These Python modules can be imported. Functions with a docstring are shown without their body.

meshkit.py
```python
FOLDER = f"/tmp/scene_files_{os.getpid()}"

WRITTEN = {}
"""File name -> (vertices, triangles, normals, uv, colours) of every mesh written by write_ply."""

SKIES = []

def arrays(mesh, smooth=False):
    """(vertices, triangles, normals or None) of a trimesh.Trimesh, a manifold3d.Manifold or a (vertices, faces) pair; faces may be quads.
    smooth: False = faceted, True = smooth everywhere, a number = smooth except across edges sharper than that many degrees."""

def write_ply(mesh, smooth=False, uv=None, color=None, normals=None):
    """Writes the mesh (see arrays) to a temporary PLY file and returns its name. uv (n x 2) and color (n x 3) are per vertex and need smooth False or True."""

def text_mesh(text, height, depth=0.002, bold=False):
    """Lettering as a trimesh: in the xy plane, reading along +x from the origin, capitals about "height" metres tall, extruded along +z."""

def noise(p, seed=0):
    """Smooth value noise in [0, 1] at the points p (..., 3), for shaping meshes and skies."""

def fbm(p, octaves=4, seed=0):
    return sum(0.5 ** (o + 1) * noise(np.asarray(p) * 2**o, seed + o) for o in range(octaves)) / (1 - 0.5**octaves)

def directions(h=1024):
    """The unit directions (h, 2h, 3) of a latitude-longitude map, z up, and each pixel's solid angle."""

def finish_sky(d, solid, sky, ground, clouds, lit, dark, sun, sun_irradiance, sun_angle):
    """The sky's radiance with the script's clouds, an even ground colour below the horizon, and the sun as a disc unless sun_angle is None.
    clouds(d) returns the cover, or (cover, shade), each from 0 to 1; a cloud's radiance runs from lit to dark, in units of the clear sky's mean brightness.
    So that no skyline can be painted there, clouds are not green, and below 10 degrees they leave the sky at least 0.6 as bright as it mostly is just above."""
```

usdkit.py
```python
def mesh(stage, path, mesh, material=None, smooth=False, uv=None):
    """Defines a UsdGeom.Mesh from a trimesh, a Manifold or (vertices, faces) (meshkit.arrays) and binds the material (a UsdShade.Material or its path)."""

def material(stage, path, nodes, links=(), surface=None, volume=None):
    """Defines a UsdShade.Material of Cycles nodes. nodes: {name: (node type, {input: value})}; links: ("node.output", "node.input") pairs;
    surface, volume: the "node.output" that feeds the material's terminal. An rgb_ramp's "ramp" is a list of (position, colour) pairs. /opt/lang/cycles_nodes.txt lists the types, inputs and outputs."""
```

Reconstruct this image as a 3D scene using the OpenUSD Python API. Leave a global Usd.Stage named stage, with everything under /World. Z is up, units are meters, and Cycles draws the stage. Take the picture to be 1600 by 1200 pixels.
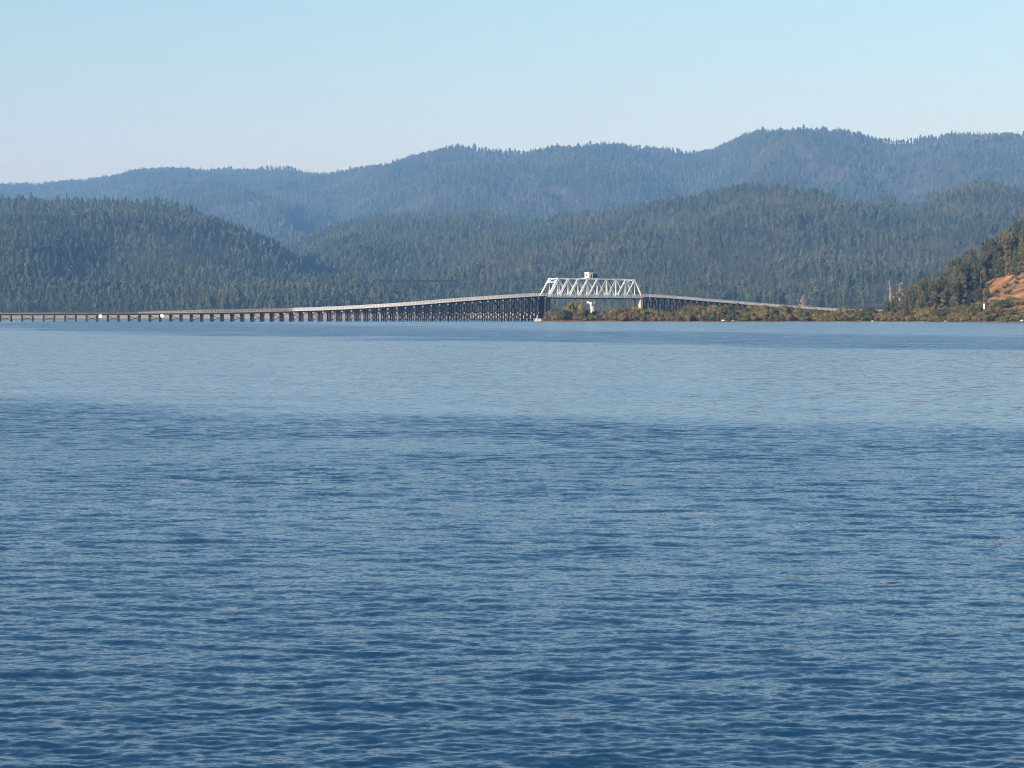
import math, numpy as np, trimesh, usdkit, meshkit
from pxr import Usd, UsdGeom, UsdLux, UsdShade, Gf, Sdf, Vt

stage = Usd.Stage.CreateInMemory()
UsdGeom.SetStageUpAxis(stage, "Z")
UsdGeom.SetStageMetersPerUnit(stage, 1.0)
UsdGeom.Xform.Define(stage, "/World")
UsdGeom.Scope.Define(stage, "/World/Looks")
stage.SetDefaultPrim(stage.GetPrimAtPath("/World"))

# ---------------------------------------------------------------- camera, sky, sun, exposure
EYE, FOCAL, HORIZON = 2.3, 3400.0, 494.0          # eye height (m); focal length and horizon line in photo pixels (1600 wide)
cam = UsdGeom.Camera.Define(stage, "/World/camera")
cam.AddTranslateOp().Set(Gf.Vec3d(0, 0, EYE))
cam.AddRotateXOp().Set(90 - math.degrees(math.atan((600 - HORIZON) / FOCAL)))
cam.CreateHorizontalApertureAttr(36.0)
cam.CreateFocalLengthAttr(36.0 * FOCAL / 1600)
cam.CreateClippingRangeAttr(Gf.Vec2f(0.1, 60000))
cam.CreateExposureAttr(0.96)

SUN_AZ, SUN_EL = math.radians(-141), math.radians(13.0)      # azimuth from the view direction (+y), negative = left
sun_dir = np.array([math.sin(SUN_AZ) * math.cos(SUN_EL), math.cos(SUN_AZ) * math.cos(SUN_EL), math.sin(SUN_EL)])
sky_mat = usdkit.material(stage, "/World/Looks/sky", {
    "s": ("sky_texture", {"sky_type": "single_scattering", "sun_disc": False, "sun_elevation": SUN_EL, "sun_rotation": math.atan2(sun_dir[0], sun_dir[1]),
                          "altitude": 300.0, "air_density": 1.4, "aerosol_density": 1.7, "ozone_density": 3.9}),
    "b": ("background_shader", {"strength": 0.105})}, [("s.color", "b.color")], surface="b.background")
dome = UsdLux.DomeLight.Define(stage, "/World/sky")
UsdShade.MaterialBindingAPI.Apply(dome.GetPrim()).Bind(sky_mat)
dome.GetPrim().SetCustomDataByKey("kind", "structure")
sun = UsdLux.DistantLight.Define(stage, "/World/sun")
sun.CreateIntensityAttr(1.25); sun.CreateAngleAttr(0.5); sun.CreateNormalizeAttr(True); sun.CreateColorAttr(Gf.Vec3f(1.0, 0.93, 0.84))
sun.AddTransformOp().Set(Gf.Matrix4d(Gf.Rotation(Gf.Vec3d(0, 0, 1), Gf.Vec3d(*map(float, sun_dir))), Gf.Vec3d(0, 0, 0)))

# ---------------------------------------------------------------- helpers
used = {}
def numbered(parent, name):
    k = used.get((parent, name), -1) + 1
    used[(parent, name)] = k
    return f"{parent}/{name}" if k == 0 else f"{parent}/{name}_{k:03d}"

def say(prim, label=None, category=None, group=None, kind=None):
    p = prim.GetPrim() if hasattr(prim, "GetPrim") else prim
    for k, v in (("label", label), ("category", category), ("group", group), ("kind", kind)):
        if v: p.SetCustomDataByKey(k, v)
    return prim

def mesh(parent, name, m, mat, smooth=False):
    return usdkit.mesh(stage, numbered(str(parent), name), m, MAT[mat] if isinstance(mat, str) else mat, smooth=smooth)

def xform(name, loc=(0, 0, 0), rz=0.0, scale=None, parent="/World"):
    x = UsdGeom.Xform.Define(stage, numbered(parent, name))
    x.AddTranslateOp().Set(Gf.Vec3d(*map(float, loc)))
    if rz: x.AddRotateZOp().Set(float(rz))
    if scale is not None: x.AddScaleOp().Set(Gf.Vec3f(*map(float, scale)))
    return x

def px(p, y):                      # lateral position of a photo column at depth y
    return (p - 800) / FOCAL * y

def pz(row, y):                    # height of a photo row at depth y
    return EYE + (HORIZON - row) / FOCAL * y

class Tris:
    def __init__(s): s.v, s.f, s.n = [], [], 0
    def add(s, v, f):
        v = np.asarray(v, float); s.v.append(v); s.f.append(np.asarray(f, int) + s.n); s.n += len(v); return s
    def beam(s, a, b, w, h=None, up=(0, 0, 1)):
        a, b = np.asarray(a, float), np.asarray(b, float); h = h or w
        t = (b - a) / np.linalg.norm(b - a)
        side = np.cross(t, up)
        if np.linalg.norm(side) < 1e-6: side = np.cross(t, (1, 0, 0))
        side /= np.linalg.norm(side); top = np.cross(side, t)
        c = [(-1, -1), (1, -1), (1, 1), (-1, 1)]
        v = [p + side * i * w / 2 + top * j * h / 2 for p in (a, b) for i, j in c]
        return s.add(v, [[0, 1, 2], [0, 2, 3], [4, 6, 5], [4, 7, 6], [0, 4, 5], [0, 5, 1], [1, 5, 6], [1, 6, 2], [2, 6, 7], [2, 7, 3], [3, 7, 4], [3, 4, 0]])
    def pole(s, a, b, r0, r1, sides=6):
        a, b = np.asarray(a, float), np.asarray(b, float)
        t = (b - a) / np.linalg.norm(b - a)
        x = np.cross(t, (0, 1, 0) if abs(t[1]) < 0.9 else (1, 0, 0)); x /= np.linalg.norm(x); y = np.cross(t, x)
        an = np.arange(sides) * 2 * math.pi / sides
        ring = np.cos(an)[:, None] * x + np.sin(an)[:, None] * y
        v = np.vstack([a + ring * r0, b + ring * r1, a[None], b[None]])
        f = []
        for i in range(sides):
            j = (i + 1) % sides
            f += [[i, j, sides + j], [i, sides + j, sides + i], [2 * sides, j, i], [2 * sides + 1, sides + i, sides + j]]
        return s.add(v, f)
    def box(s, c, e, rz=0.0):
        m = trimesh.creation.box(e); m.apply_transform(trimesh.transformations.rotation_matrix(rz, [0, 0, 1])); m.apply_translation(c)
        return s.add(m.vertices, m.faces)
    @property
    def m(s): return (np.vstack(s.v), np.vstack(s.f))

# ---------------------------------------------------------------- materials
MAT = {}
def plain(name, color, rough=0.7, metal=0.0, var=0.25, scale=1.5, spec=0.3):
    lo, hi = [c * (1 - var) for c in color], [min(1, c * (1 + var)) for c in color]
    MAT[name] = usdkit.material(stage, f"/World/Looks/{name}", {
        "g": ("geometry", {}), "n": ("noise_texture", {"scale": scale, "detail": 4.0}),
        "r": ("rgb_ramp", {"ramp": [(0.3, lo), (0.7, hi)]}),
        "p": ("principled_bsdf", {"roughness": rough, "metallic": metal, "specular_ior_level": spec})},
        [("g.position", "n.vector"), ("n.fac", "r.fac"), ("r.color", "p.base_color")], surface="p.BSDF")

def leafy(name, stops, rough=0.85, trans=0.15, patch=0.0):
    """Foliage whose tone varies from plant to plant (random per copy), a little from clump to clump and, for a forest, from stand to stand."""
    MAT[name] = usdkit.material(stage, f"/World/Looks/{name}", {
        "o": ("object_info", {}), "g": ("geometry", {}), "n": ("noise_texture", {"scale": 0.0055, "detail": 3.0}), "nc": ("math", {"math_type": "multiply_add", "value2": patch, "value3": -patch / 2}),
        "a": ("math", {"math_type": "multiply_add", "value2": 0.25}), "b": ("math", {"math_type": "multiply_add", "value2": 0.75}),
        "r": ("rgb_ramp", {"ramp": stops}),
        "p": ("principled_bsdf", {"roughness": rough, "specular_ior_level": 0.2}),
        "t": ("translucent_bsdf", {}), "m": ("mix_closure", {"fac": trans})},
        [("g.position", "n.vector"), ("n.fac", "nc.value1"), ("nc.value", "a.value3"), ("g.random_per_island", "a.value1"), ("o.random", "b.value1"), ("a.value", "b.value3"), ("b.value", "r.fac"),
         ("r.color", "p.base_color"), ("r.color", "t.color"), ("p.BSDF", "m.closure1"), ("t.BSDF", "m.closure2")], surface="m.closure")

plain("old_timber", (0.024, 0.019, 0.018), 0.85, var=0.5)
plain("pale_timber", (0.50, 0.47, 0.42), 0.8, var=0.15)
plain("deck_timber", (0.030, 0.026, 0.024), 0.85, var=0.3)
plain("weathered_rail", (0.20, 0.20, 0.19), 0.8)
plain("rail_paint", (0.58, 0.60, 0.58), 0.5, var=0.12)
plain("truss_paint", (0.66, 0.72, 0.70), 0.45, var=0.1, scale=0.8)
plain("white_paint", (0.80, 0.79, 0.76), 0.5, var=0.04)
plain("dark_steel", (0.035, 0.036, 0.04), 0.6)
plain("near_black", (0.010, 0.010, 0.012), 0.95, spec=0.0)  # near-black without gloss, for the line on the slope
plain("concrete", (0.42, 0.38, 0.35), 0.85, var=0.2, scale=0.7)
plain("trunk_bark", (0.13, 0.085, 0.06), 0.9, var=0.3)
plain("grey_wood", (0.30, 0.255, 0.215), 0.85, var=0.2)
plain("driftwood_pale", (0.45, 0.41, 0.36), 0.8, var=0.15)
plain("beach", (0.26, 0.21, 0.15), 0.9, var=0.3, scale=0.4)
plain("rock_pale", (0.33, 0.29, 0.25), 0.9, var=0.25)
leafy("forest_green", [(0.0, (0.018, 0.034, 0.019)), (0.4, (0.042, 0.060, 0.032)), (0.8, (0.070, 0.080, 0.042)), (1.0, (0.110, 0.096, 0.056))], patch=1.3)
leafy("hill_pine_green", [(0.0, (0.036, 0.048, 0.026)), (0.45, (0.068, 0.076, 0.040)), (0.8, (0.105, 0.098, 0.052)), (1.0, (0.150, 0.115, 0.066))])
leafy("shrub_olive", [(0.0, (0.075, 0.074, 0.026)), (0.5, (0.130, 0.118, 0.042)), (1.0, (0.185, 0.155, 0.060))], trans=0.25)
leafy("shrub_rust", [(0.0, (0.085, 0.066, 0.030)), (0.5, (0.125, 0.092, 0.042)), (1.0, (0.150, 0.108, 0.055))], trans=0.2)
leafy("shrub_dark", [(0.0, (0.036, 0.046, 0.020)), (1.0, (0.075, 0.078, 0.032))], trans=0.2)
leafy("dry_twig", [(0.0, (0.20, 0.15, 0.11)), (1.0, (0.34, 0.27, 0.21))], trans=0.1)

MAT["forest_floor"] = usdkit.material(stage, "/World/Looks/forest_floor", {
    "g": ("geometry", {}), "x": ("separate_xyz", {}),
    "n": ("noise_texture", {"scale": 0.012, "detail": 6.0, "roughness": 0.6}), "r": ("rgb_ramp", {"ramp": [(0.35, (0.035, 0.040, 0.022)), (0.6, (0.060, 0.058, 0.034)), (0.78, (0.15, 0.115, 0.072))]}),
    "n2": ("noise_texture", {"scale": 0.05, "detail": 4.0}), "a": ("math", {"math_type": "multiply_add", "value2": 5.0}), "lo": ("map_range", {"from_min": 6.5, "from_max": 9.0, "clamp": True}),
    "mx": ("mix_color", {"a": (0.30, 0.27, 0.19)}),
    "p": ("principled_bsdf", {"roughness": 0.95, "specular_ior_level": 0.1})},
    [("g.position", "n.vector"), ("g.position", "n2.vector"), ("g.position", "x.vector"), ("n.fac", "r.fac"), ("n2.fac", "a.value1"), ("x.z", "a.value3"), ("a.value", "lo.value"),
     ("lo.result", "mx.fac"), ("r.color", "mx.b"), ("mx.result", "p.base_color")], surface="p.BSDF")
MAT["dry_hillside"] = usdkit.material(stage, "/World/Looks/dry_hillside", {
    "g": ("geometry", {}), "n": ("noise_texture", {"scale": 0.16, "detail": 7.0, "roughness": 0.62}),
    "r": ("rgb_ramp", {"ramp": [(0.36, (0.075, 0.062, 0.028)), (0.46, (0.20, 0.115, 0.050)), (0.56, (0.32, 0.170, 0.080)), (0.72, (0.42, 0.27, 0.15))]}),
    "b": ("bump", {"strength": 0.8, "distance": 0.8}), "p": ("principled_bsdf", {"roughness": 0.95, "specular_ior_level": 0.1})},
    [("g.position", "n.vector"), ("n.fac", "r.fac"), ("n.fac", "b.height"), ("b.normal", "p.normal"), ("r.color", "p.base_color")], surface="p.BSDF")

# lake: rippled by the wind, in calmer and rougher patches (the slope of the ripples is a property of the place)
MAT["lake"] = usdkit.material(stage, "/World/Looks/lake", {
    "g": ("geometry", {}), "x": ("separate_xyz", {}),
    "np": ("noise_texture", {"scale": 0.018, "detail": 4.0, "roughness": 0.55}), "npm": ("mapping", {"scale": (0.6, 1.0, 1.0)}),
    "tx": ("math", {"math_type": "multiply_add", "value2": 0.0011, "value3": -0.06}),
    "w0": ("math", {"math_type": "multiply_add", "value2": 0.13}),
    "lg": ("math", {"math_type": "logarithm", "value2": 1024.0}), "ym": ("math", {"math_type": "maximum", "value2": 1.0}),
    "lw": ("math", {"math_type": "add"}),
    "amp": ("rgb_ramp", {"ramp": [(z, (a, a, a)) for z, a in ((0.0, .085), (0.39, .10), (0.49, .15), (0.562, .22), (0.578, .08), (0.757, .075), (0.778, .25), (0.842, .25), (0.88, .14), (1.0, .17))]}),
    "m1": ("mapping", {"scale": (0.55, 1.0, 1.0)}), "n1": ("noise_texture", {"scale": 4.0, "detail": 4.0, "roughness": 0.72}),
    "s1": ("vector_math", {"math_type": "subtract", "vector2": (0.5, 0.5, 0.5)}),
    "k1": ("vector_math", {"math_type": "multiply", "vector2": (2.6, 5.0, 0.0)}),
    "n2": ("noise_texture", {"scale": 0.22, "detail": 3.0, "roughness": 0.6}), "g2": ("map_range", {"from_min": 0.3, "from_max": 0.7, "to_min": 0.55, "to_max": 1.45}),
    "am": ("math", {"math_type": "multiply"}), "bs": ("vector_math", {"math_type": "add", "vector2": (0.0, -0.55, 0.0)}),
    "m3": ("mapping", {"scale": (0.6, 1.0, 1.0)}), "n3": ("noise_texture", {"scale": 26.0, "detail": 3.0, "roughness": 0.6}), "s3": ("vector_math", {"math_type": "subtract", "vector2": (0.5, 0.5, 0.5)}),
    "k3": ("vector_math", {"math_type": "multiply", "vector2": (0.35, 0.55, 0.0)}), "f3": ("rgb_ramp", {"ramp": [(z, (a, a, a)) for z, a in ((0.0, 1.0), (0.50, 1.0), (0.578, 0.25), (0.757, 0.2), (0.78, 0.5), (0.84, 0.5), (0.88, 0.25), (1.0, 0.25))]}), "q3": ("vector_math", {"math_type": "scale"}), "a3": ("vector_math", {"math_type": "add"}),
    "sc": ("vector_math", {"math_type": "scale"}), "ad": ("vector_math", {"math_type": "add"}), "nn": ("vector_math", {"math_type": "normalize"}),
    "p": ("principled_bsdf", {"base_color": (0.005, 0.034, 0.080), "roughness": 0.08, "ior": 1.33})},
    [("g.position", "x.vector"), ("g.position", "npm.vector"), ("npm.vector", "np.vector"),
     ("x.y", "ym.value1"), ("ym.value", "lg.value1"), ("np.fac", "w0.value1"), ("x.x", "tx.value1"),
     ("tx.value", "w0.value3"), ("lg.value", "lw.value1"), ("w0.value", "lw.value2"), ("lw.value", "amp.fac"),
     ("g.position", "m1.vector"), ("m1.vector", "n1.vector"), ("n1.color", "s1.vector1"), ("s1.vector", "k1.vector1"),
     ("m1.vector", "n2.vector"), ("n2.fac", "g2.value"), ("amp.color", "am.value1"), ("g2.result", "am.value2"), 
     ("k1.vector", "bs.vector1"), ("bs.vector", "sc.vector1"), ("am.value", "sc.scale"), ("g.position", "m3.vector"), ("m3.vector", "n3.vector"), ("n3.color", "s3.vector1"), ("s3.vector", "k3.vector1"), ("sc.vector", "a3.vector1"), ("k3.vector", "q3.vector1"), ("lw.value", "f3.fac"), ("f3.color", "q3.scale"), ("q3.vector", "a3.vector2"), ("a3.vector", "ad.vector1"), ("g.normal", "ad.vector2"), ("ad.vector", "nn.vector1"), ("nn.vector", "p.normal")], surface="p.BSDF")

# ---------------------------------------------------------------- the lake: one sheet, real waves where they can be told apart
def grid_faces(nr, nc):
    i, j = np.meshgrid(np.arange(nr - 1), np.arange(nc - 1), indexing="ij")
    a = i * nc + j
    return np.vstack([np.stack([a, a + 1, a + nc + 1], -1).reshape(-1, 3), np.stack([a, a + nc + 1, a + nc], -1).reshape(-1, 3)])

def build_lake():
    rng = np.random.default_rng(5)
    p = np.concatenate([np.arange(540, 8, -0.95), np.geomspace(8, 0.4, 40)])          # rows, denser near the eye
    r = EYE * FOCAL * 0.64 / p
    r = np.concatenate([[0.4, 2, 4, 6, 7.5], r[r > 8]])
    az = np.radians(np.concatenate([np.linspace(-180, -40, 22)[:-1], np.linspace(-40, -16.5, 60)[:-1], np.linspace(-16.5, 16.5, 1050), np.linspace(16.5, 40, 60)[1:], np.linspace(40, 180, 22)[1:]]))
    R, A = np.meshgrid(r, az, indexing="ij")
    X, Y = R * np.sin(A), R * np.cos(A)
    dr = np.gradient(r)[:, None] * np.ones_like(A)
    da = np.gradient(az)[None, :] * R
    step = np.maximum(dr, da)
    Z = np.zeros_like(X)
    ok = r < 160
    Xs, Ys, S = X[ok], Y[ok], step[ok]; Zs = np.zeros_like(Xs)
    gust = 0.55 + 0.9 * meshkit.fbm(np.stack([Xs * 0.10, Ys * 0.16, 0 * Xs], -1), 3, 3)
    for k in range(380):
        swell = k % 2 == 0                           # short steep wave trains, and the fine ripple between them
        lam = 0.11 * (1.1 / 0.11) ** rng.random() ** 1.35 if swell else 0.05 * (0.2 / 0.05) ** rng.random()
        th = rng.normal(0, 0.38) + 0.05 if swell else rng.normal(0, 0.75)
        kx, ky = 2 * math.pi / lam * math.sin(th), 2 * math.pi / lam * math.cos(th)
        slope = (0.042 * (lam / 0.2) ** -0.45 if swell else 0.024) * rng.uniform(0.6, 1.3)
        fit = np.clip(lam / (2.0 * S) - 1, 0, 1)
        m = fit > 0
        if not m.any(): continue
        xs, ys = Xs[m], Ys[m]
        w = fit[m] * slope * lam / (2 * math.pi) * gust[m]
        # each train swells and dies away along and across its crests
        e1 = np.sin(kx * xs / 4.7 + ky * ys / 4.7 + rng.uniform(0, 6.28)); e2 = np.sin((ky * xs - kx * ys) / rng.uniform(3.5, 7) + rng.uniform(0, 6.28))
        env = (0.5 + 0.5 * e1) * (0.5 + 0.5 * e2)
        w = w * (env ** 1.7 if swell else env)
        ph = kx * xs + ky * ys + rng.uniform(0, 2 * math.pi)
        s, c = np.sin(ph), np.cos(ph)
        Zs[m] += w * (s + (0.75 if swell else 0.2) * s * c)              # fronts steeper than backs
    Z[ok] = Zs
    v = np.stack([X, Y, Z], -1).reshape(-1, 3)
    f = grid_faces(len(r), len(az))
    return v, f[:, ::-1]
lake = mesh("/World", "water", build_lake(), "lake", smooth=True)
say(lake, "blue rippled lake with a paler calm band across its middle", "lake", kind="structure")

# ---------------------------------------------------------------- hills
def curve(pts):
    a = np.array(pts, float)
    from scipy.interpolate import PchipInterpolator
    return PchipInterpolator(a[:, 0], a[:, 1], extrapolate=False), a

class Hill:
    def __init__(s, crest, depth, foot, back, gully, seed, tree_px, power=0.9):
        s.c, s.a = curve(crest); s.d, s.da = curve(depth); s.f, s.fa = curve(foot)
        s.back, s.gully, s.seed, s.tree_px, s.power = back, gully, seed, tree_px, power
    def at(s, f, a, q): return f(np.clip(q, a[0, 0], a[-1, 0]))
    def z(s, x, y):
        q = 800 + FOCAL * x / y
        D, F = s.at(s.d, s.da, q), s.at(s.f, s.fa, q)
        n = meshkit.fbm(np.stack([x / 900, y / 900, 0 * x + s.seed], -1), 3, s.seed) - 0.5
        D = D * (1 + 0.10 * n)
        H = pz(s.at(s.c, s.a, q) + s.tree_px, D)
        t = (y - F) / (D - F)
        front = np.clip(t, 0, 1)
        g2 = meshkit.fbm(np.stack([x / 130, y / 260, 0 * x + 4 + s.seed], -1), 2, s.seed + 31) - 0.5
        g = meshkit.fbm(np.stack([x / 330 + 0.25 * y / 330, y / 900, 0 * x + 7 + s.seed], -1), 4, s.seed + 11) - 0.5
        z = H * front ** s.power + s.gully * g * 4 * front * (1 - front) * np.minimum(1, H / 120) + 42 * g2 * np.clip(front * 6, 0, 1) * np.clip((1 - front) * 5, 0, 1) * np.minimum(1, H / 150)
        z = np.where(t > 1, H - (y - D) * s.back, z)
        return np.where(t < 0, -2 + t * 5, z + 0.4)

far_range = Hill([(-400, 292), (-200, 285), (0, 288), (60, 288), (110, 284), (180, 276), (205, 269), (260, 266), (300, 267), (380, 267), (440, 261), (480, 267), (520, 273), (560, 268), (600, 259), (650, 247), (690, 237), (720, 232), (760, 233), (800, 238),
                  (840, 236), (900, 230), (960, 226), (1000, 230), (1040, 235), (1078, 241), (1110, 236), (1150, 219), (1190, 207), (1230, 205), (1280, 205), (1320, 208), (1360, 216), (1420, 221), (1450, 217), (1490, 211), (1540, 213), (1600, 213), (1800, 220), (2000, 232)],
                 [(-400, 8200), (0, 8200), (450, 8000), (720, 7000), (960, 6900), (1080, 7300), (1230, 6300), (1420, 6500), (1600, 6300), (2000, 6200)],
                 [(-400, 4600), (2000, 4300)], 0.25, 190, 1, 5, 0.85)
middle_range = Hill([(-400, 500), (300, 470), (420, 395), (480, 366), (540, 342), (600, 329), (680, 326), (740, 326), (800, 336), (850, 343), (900, 335), (960, 322), (1040, 311), (1150, 300), (1220, 294), (1270, 300), (1330, 308), (1400, 309), (1450, 304), (1520, 300), (1600, 299), (2000, 290)],
                    [(-400, 4300), (480, 4300), (700, 4400), (1000, 4300), (1250, 3900), (1600, 3900), (2000, 3900)],
                    [(-400, 2700), (600, 2650), (900, 2350), (1200, 2150), (2000, 2000)], 0.3, 110, 2, 12, 0.82)
left_hill = Hill([(-400, 315), (-100, 308), (0, 304), (60, 307), (120, 307), (200, 306), (270, 311), (300, 320), (340, 335), (390, 352), (430, 372), (470, 395), (510, 412), (560, 440), (640, 475), (760, 500), (2000, 520)],
                 [(-400, 3600), (270, 3500), (2000, 3300)], [(-400, 2350), (2000, 2350)], 0.35, 75, 3, 16, 0.8)
left_spur = Hill([(-400, 430), (0, 445), (120, 440), (230, 428), (300, 411), (360, 412), (430, 413), (490, 416), (540, 424), (600, 440), (660, 458), (740, 478), (820, 492), (2000, 510)],
                 [(-400, 2750), (2000, 2750)], [(-400, 2250), (2000, 2250)], 0.5, 22, 4, 20, 0.8)
HILLS = [far_range, middle_range, left_hill, left_spur]
def hill_height(x, y):
    z = np.full(np.shape(x), -60.0)
    for h in HILLS: z = np.maximum(z, h.z(x, y))
    return z

qs = np.linspace(-300, 1900, 560); ys = np.geomspace(2050, 9800, 420)
Q, Y = np.meshgrid(qs, ys, indexing="ij"); Xh = (Q - 800) / FOCAL * Y
Zh = hill_height(Xh, Y)
hv = np.stack([Xh, Y, Zh], -1)
say(mesh("/World", "hills", (hv.reshape(-1, 3), grid_faces(*Q.shape)[:, ::-1]), "forest_floor", smooth=True), "blue-green wooded hills rising in ridges behind the bridge", "hills", kind="structure")

# ---------------------------------------------------------------- conifers (shapes)
def conifer(seed, h=20.0, r=2.9, tiers=7, sides=7, thin=1.0):
    rng = np.random.default_rng(seed); t = Tris()
    base = h * rng.uniform(0.10, 0.2)
    for k in range(tiers):
        u = k / tiers
        z0 = base + (h - base) * u ** 0.95
        rr = r * (1 - u) ** 0.8 * rng.uniform(0.75, 1.15) * thin + 0.25
        top = min(h, z0 + (h - base) / tiers * rng.uniform(1.5, 2.0))
        an = np.arange(sides) * 2 * math.pi / sides + rng.uniform(0, 6)
        v = [[rng.normal(0, .1), rng.normal(0, .1), top]]
        for i, a in enumerate(an):
            q = rr * rng.uniform(0.65, 1.25); d = rng.uniform(-0.6, 0.5)
            v.append([q * math.cos(a), q * math.sin(a), z0 + d])
            b = a + math.pi / sides; q2 = rr * rng.uniform(0.3, 0.5)
            v.append([q2 * math.cos(b), q2 * math.sin(b), z0 + (top - z0) * 0.3])
        n = 2 * sides
        t.add(v, [[0, 1 + i, 1 + (i + 1) % n] for i in range(n)])
    return t.m

def pine(seed, h=20.0, r=3.2):
    """An older pine: bare lower trunk and a ragged rounded crown of clumps."""
    rng = np.random.default_rng(seed); t = Tris()
    for k in range(15):
        u = rng.random() ** 0.8
        z0 = h * (0.34 + 0.6 * u); rad = r * (0.35 + 0.65 * (1 - u) ** 0.7)
        a = rng.uniform(0, 6.28); d = rad * rng.uniform(0.1, 0.75)
        m = trimesh.creation.icosphere(0, 1.0)
        v = m.vertices * rng.uniform(0.7, 1.3, (12, 1)) * np.array([1, 1, 0.75]) * rng.uniform(0.9, 1.5) * r / 3
        t.add(v + [d * math.cos(a), d * math.sin(a), z0], m.faces)
    return t.m

def stem(h, r=0.28, top=0.85):
    return Tris().pole((0, 0, -1.0), (0, 0, h * top), r, r * 0.3, 5).m

FOREST = [conifer(11, 17, 3.5), conifer(12, 20, 3.3, 8), conifer(13, 14, 3.5, 6), conifer(14, 19, 3.6, 7, thin=0.9), pine(15, 17, 4.3), pine(16, 14, 4.0), pine(18, 20, 4.2), conifer(17, 11, 3.1, 5)]

def instancer(name, protos, pts, idx, scl, ang, label, category, mat, trunk=True):
    path = numbered("/World", name)
    pi = UsdGeom.PointInstancer.Define(stage, path)
    rel = pi.CreatePrototypesRel()
    for k, m in enumerate(protos):
        x = UsdGeom.Xform.Define(stage, f"{path}/kinds/tree_kind_{k:03d}")
        usdkit.mesh(stage, f"{x.GetPath()}/crown", m, MAT[mat])
        if trunk: usdkit.mesh(stage, f"{x.GetPath()}/trunk", stem(m[0][:, 2].max()), MAT["trunk_bark"])
        rel.AddTarget(x.GetPath())
    pi.CreatePositionsAttr(Vt.Vec3fArray.FromNumpy(pts.astype(np.float32)))
    pi.CreateProtoIndicesAttr(Vt.IntArray.FromNumpy(idx.astype(np.int32)))
    pi.CreateScalesAttr(Vt.Vec3fArray.FromNumpy(scl.astype(np.float32)))
    q = np.stack([np.cos(ang / 2), 0 * ang, 0 * ang, np.sin(ang / 2)], -1)
    pi.CreateOrientationsAttr(Vt.QuathArray([Gf.Quath(float(a), 0.0, 0.0, float(d)) for a, _, _, d in q]))
    return say(pi, label, category, kind="stuff")

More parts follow.
